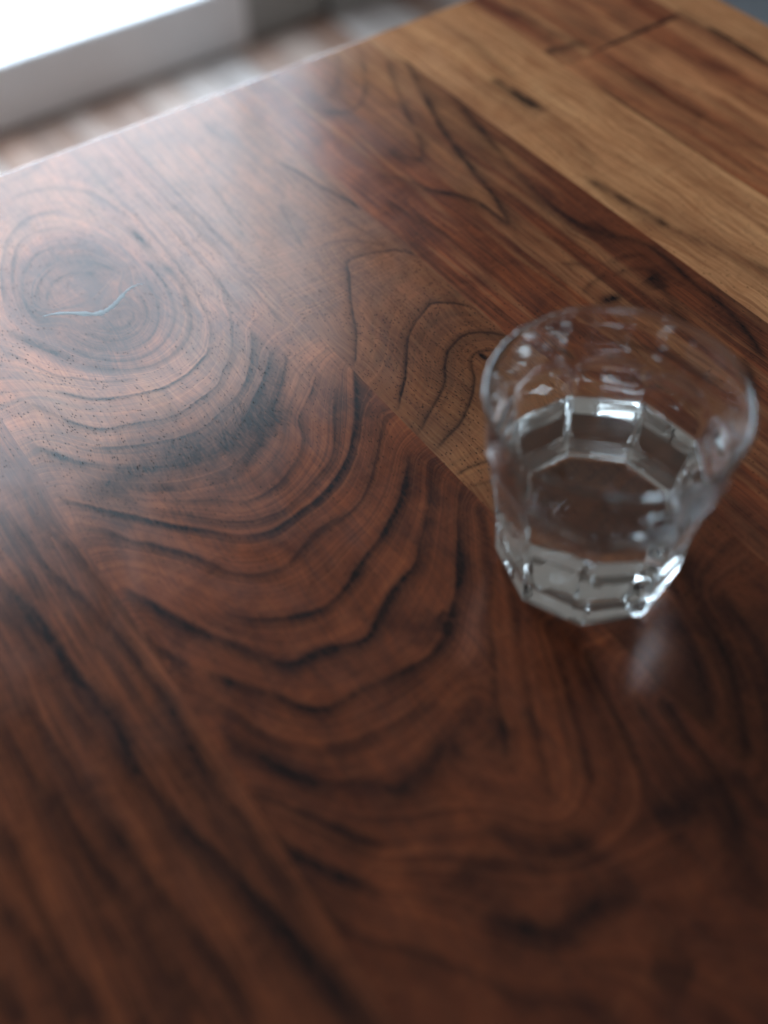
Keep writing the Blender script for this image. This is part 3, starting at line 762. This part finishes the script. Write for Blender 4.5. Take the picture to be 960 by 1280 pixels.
# legs, out of view below
for (lx, ly) in ((-0.27, 0.44), (0.47, 0.44), (-0.27, -0.55), (0.47, -0.55)):
    me = box_mesh("leg", (0.06, 0.06, TOP - THICK * MM - 0.002), 0.004, M_SUB)
    o = bpy.data.objects.new("leg", me); link(o); o.parent = table
    o.location = Vector((lx, ly, 0.001)) - TLOC

# ------------------------------------------------------------------ the tumbler
GX, GY = 193.2, 157.5
NF = 9
PH = math.radians(-174.78)       # direction of one facet edge

def facet_r(th, rv):
    """radius of a regular nonagon with corner radius rv in direction th"""
    w = 2 * math.pi / NF
    d = (th - PH + math.pi / NF + w / 2 * 0) % w - 0
    d = ((th - PH) % w) - w / 2
    return rv * math.cos(w / 2) / np.cos(d)

def smin(a, b, k):
    h = np.clip(0.5 + 0.5 * (b - a) / k, 0, 1)
    return b * (1 - h) + a * h - k * h * (1 - h)

HZ = 84.0
WL = 49.0                        # water level
def outer_r(z, th):
    Rr = np.interp(z, [0, 8, 20, 35, 50, 60, 68, 76, 84], [35.6, 35.8, 36.4, 38.2, 39.8, 40.5, 40.9, 41.5, 42.4])
    rv = np.interp(z, [0, 4.5, 8, 20, 33, 44, 53, 60, 67, 84], [32.7, 33.9, 34.0, 34.6, 36.0, 37.7, 39.2, 40.8, 46.0, 54])
    return smin(np.full_like(th, Rr), facet_r(th, rv), 0.28) + wave(z, th, 1.0, 0.022)
def inner_r(z, th):
    Rr = np.interp(z, [7, 20, 35, 50, 60, 68, 76, 84], [28.9, 31.0, 33.6, 35.8, 37.2, 38.2, 39.3, 40.4])
    rv = np.interp(z, [7, 20, 33, 44, 53, 60, 67, 84], [28.6, 30.8, 32.7, 34.5, 36.1, 38.0, 43.5, 52])
    return smin(np.full_like(th, Rr), facet_r(th, rv), 0.7) + wave(z, th, 2.3, 0.032)

def wave(z, th, seed, amp):
    """slight waviness of pressed glass, periodic round the axis"""
    v = 0
    for a, b, c, d in ((3, 0.21, 0.3, 1.0), (7, 0.33, 1.9, 0.8), (11, 0.55, 4.1, 0.6), (16, 0.83, 2.2, 0.45), (5, 1.05, 0.7, 0.4)):
        v = v + d * np.sin(a * th + b * z + c + seed * a) * np.cos(0.5 * b * z - c * seed)
    return amp * v * np.clip((74.0 - z) / 24.0, 0, 1)

def lathe(rows, th):
    V = []; n = len(th)
    for r, z in rows:
        V.append(np.stack([r * np.cos(th), r * np.sin(th), np.full(n, z)], 1))
    return np.concatenate(V) * MM

nt_ = NF * 36
th = PH + np.arange(nt_) * 2 * math.pi / nt_
rows = []
# underside: shallow punt, then out to the foot
for f in (0.001, 0.25, 0.5, 0.7, 0.82):
    rows.append((f * outer_r(0, th), 1.6 * (1 - (f / 0.82) ** 2) + 0.02))
for f, z in ((0.88, 0.0), (0.94, 0.0), (0.975, 0.12), (1.0, 0.45)):
    rows.append((f * outer_r(0.45, th), z))
for z in list(np.linspace(1.0, 4.2, 6)) + [4.5, 4.9] + list(np.linspace(5.6, 82.4, 96)):
    rows.append((outer_r(z, th), z))
# rounded rim
ro, ri = outer_r(82.4, th), inner_r(82.4, th)
mid, half = (ro + ri) / 2, (ro - ri) / 2
for a in np.linspace(0, math.pi, 11)[1:-1]:
    rows.append((mid + half * math.cos(a) + 0.25, 82.4 + 1.5 * math.sin(a)))
for z in list(np.linspace(82.4, WL, 42)) + list(np.linspace(WL, 11.0, 42))[1:]:
    if abs(z - WL) < 1e-6: wet_from = len(rows)
    rows.append((inner_r(z, th), z))
# rounded inner corner and floor of the bowl
for a in np.linspace(0.12, math.pi / 2, 8):
    rr = 3.2
    rows.append((inner_r(11.0, th) - rr * (1 - math.cos(a)), 11.0 - rr * math.sin(a)))
for f in (0.9, 0.8, 0.7, 0.6, 0.5, 0.4, 0.3, 0.2, 0.1, 0.001):
    rows.append((f * (inner_r(11.0, th) - 3.2), 7.8 + 0.5 * (1 - f * f)))
V = lathe(rows, th)
nr = len(rows)
Fc = [(i * nt_ + j, i * nt_ + (j + 1) % nt_, (i + 1) * nt_ + (j + 1) % nt_, (i + 1) * nt_ + j) for i in range(nr - 1) for j in range(nt_)]
glass = obj_from("tumbler", V, Fc, M_GLASS, None, True)
glass.location = (GX * MM, GY * MM, TOP + 0.0002)
tag(glass, "clear faceted glass tumbler half filled with water on the walnut table", "glass")
glass.data.materials.append(M_WET)
glass.data.polygons.foreach_set("material_index", [1 if i >= wet_from else 0 for i in range(nr - 1) for j in range(nt_)])
bm = bmesh.new(); bm.from_mesh(glass.data)
bmesh.ops.remove_doubles(bm, verts=bm.verts, dist=4e-5 * 0.5)
bmesh.ops.recalc_face_normals(bm, faces=bm.faces)
bm.to_mesh(glass.data); bm.free()

# ------------------------------------------------------------------ the water
rows = [(f * (inner_r(11.0, th) - 3.25), 7.85 + 0.5 * (1 - f * f)) for f in (0.001, 0.1, 0.2, 0.3, 0.4, 0.5, 0.6, 0.7, 0.8, 0.9, 1.0)]
for a in np.linspace(math.pi / 2, 0.12, 8)[1:]:
    rows.append((inner_r(11.0, th) - 3.2 * (1 - math.cos(a)) - 0.05, 11.0 - 3.2 * math.sin(a) + 0.05))
for z in np.linspace(11.2, WL - 0.05, 40):
    rows.append((inner_r(z, th) - 0.05, z))
top_from = len(rows) - 1
# meniscus and level surface
rw = inner_r(WL, th)
for q in np.linspace(0.0, 3.0, 9):
    rows.append((rw + 0.04 - q, WL + 1.0 * math.exp(-q / 0.7) - 1.0 * math.exp(-3.0 / 0.7)))
for f in (0.7, 0.4, 0.001):
    rows.append(((rw - 2.96) * f, WL))
V = lathe(rows, th); nr = len(rows)
Fc = [(i * nt_ + j, i * nt_ + (j + 1) % nt_, (i + 1) * nt_ + (j + 1) % nt_, (i + 1) * nt_ + j) for i in range(nr - 1) for j in range(nt_)]
water = obj_from("water", V, Fc, M_WATER, None, True)
water.location = glass.location
water.data.materials.append(M_SIDE)
water.data.polygons.foreach_set("material_index", [0 if i > top_from else 1 for i in range(nr - 1) for j in range(nt_)])
bm = bmesh.new(); bm.from_mesh(water.data)
bmesh.ops.remove_doubles(bm, verts=bm.verts, dist=2e-5)
bmesh.ops.recalc_face_normals(bm, faces=bm.faces)
bm.to_mesh(water.data); bm.free()
tag(water, "clear water standing in the glass tumbler", "water")
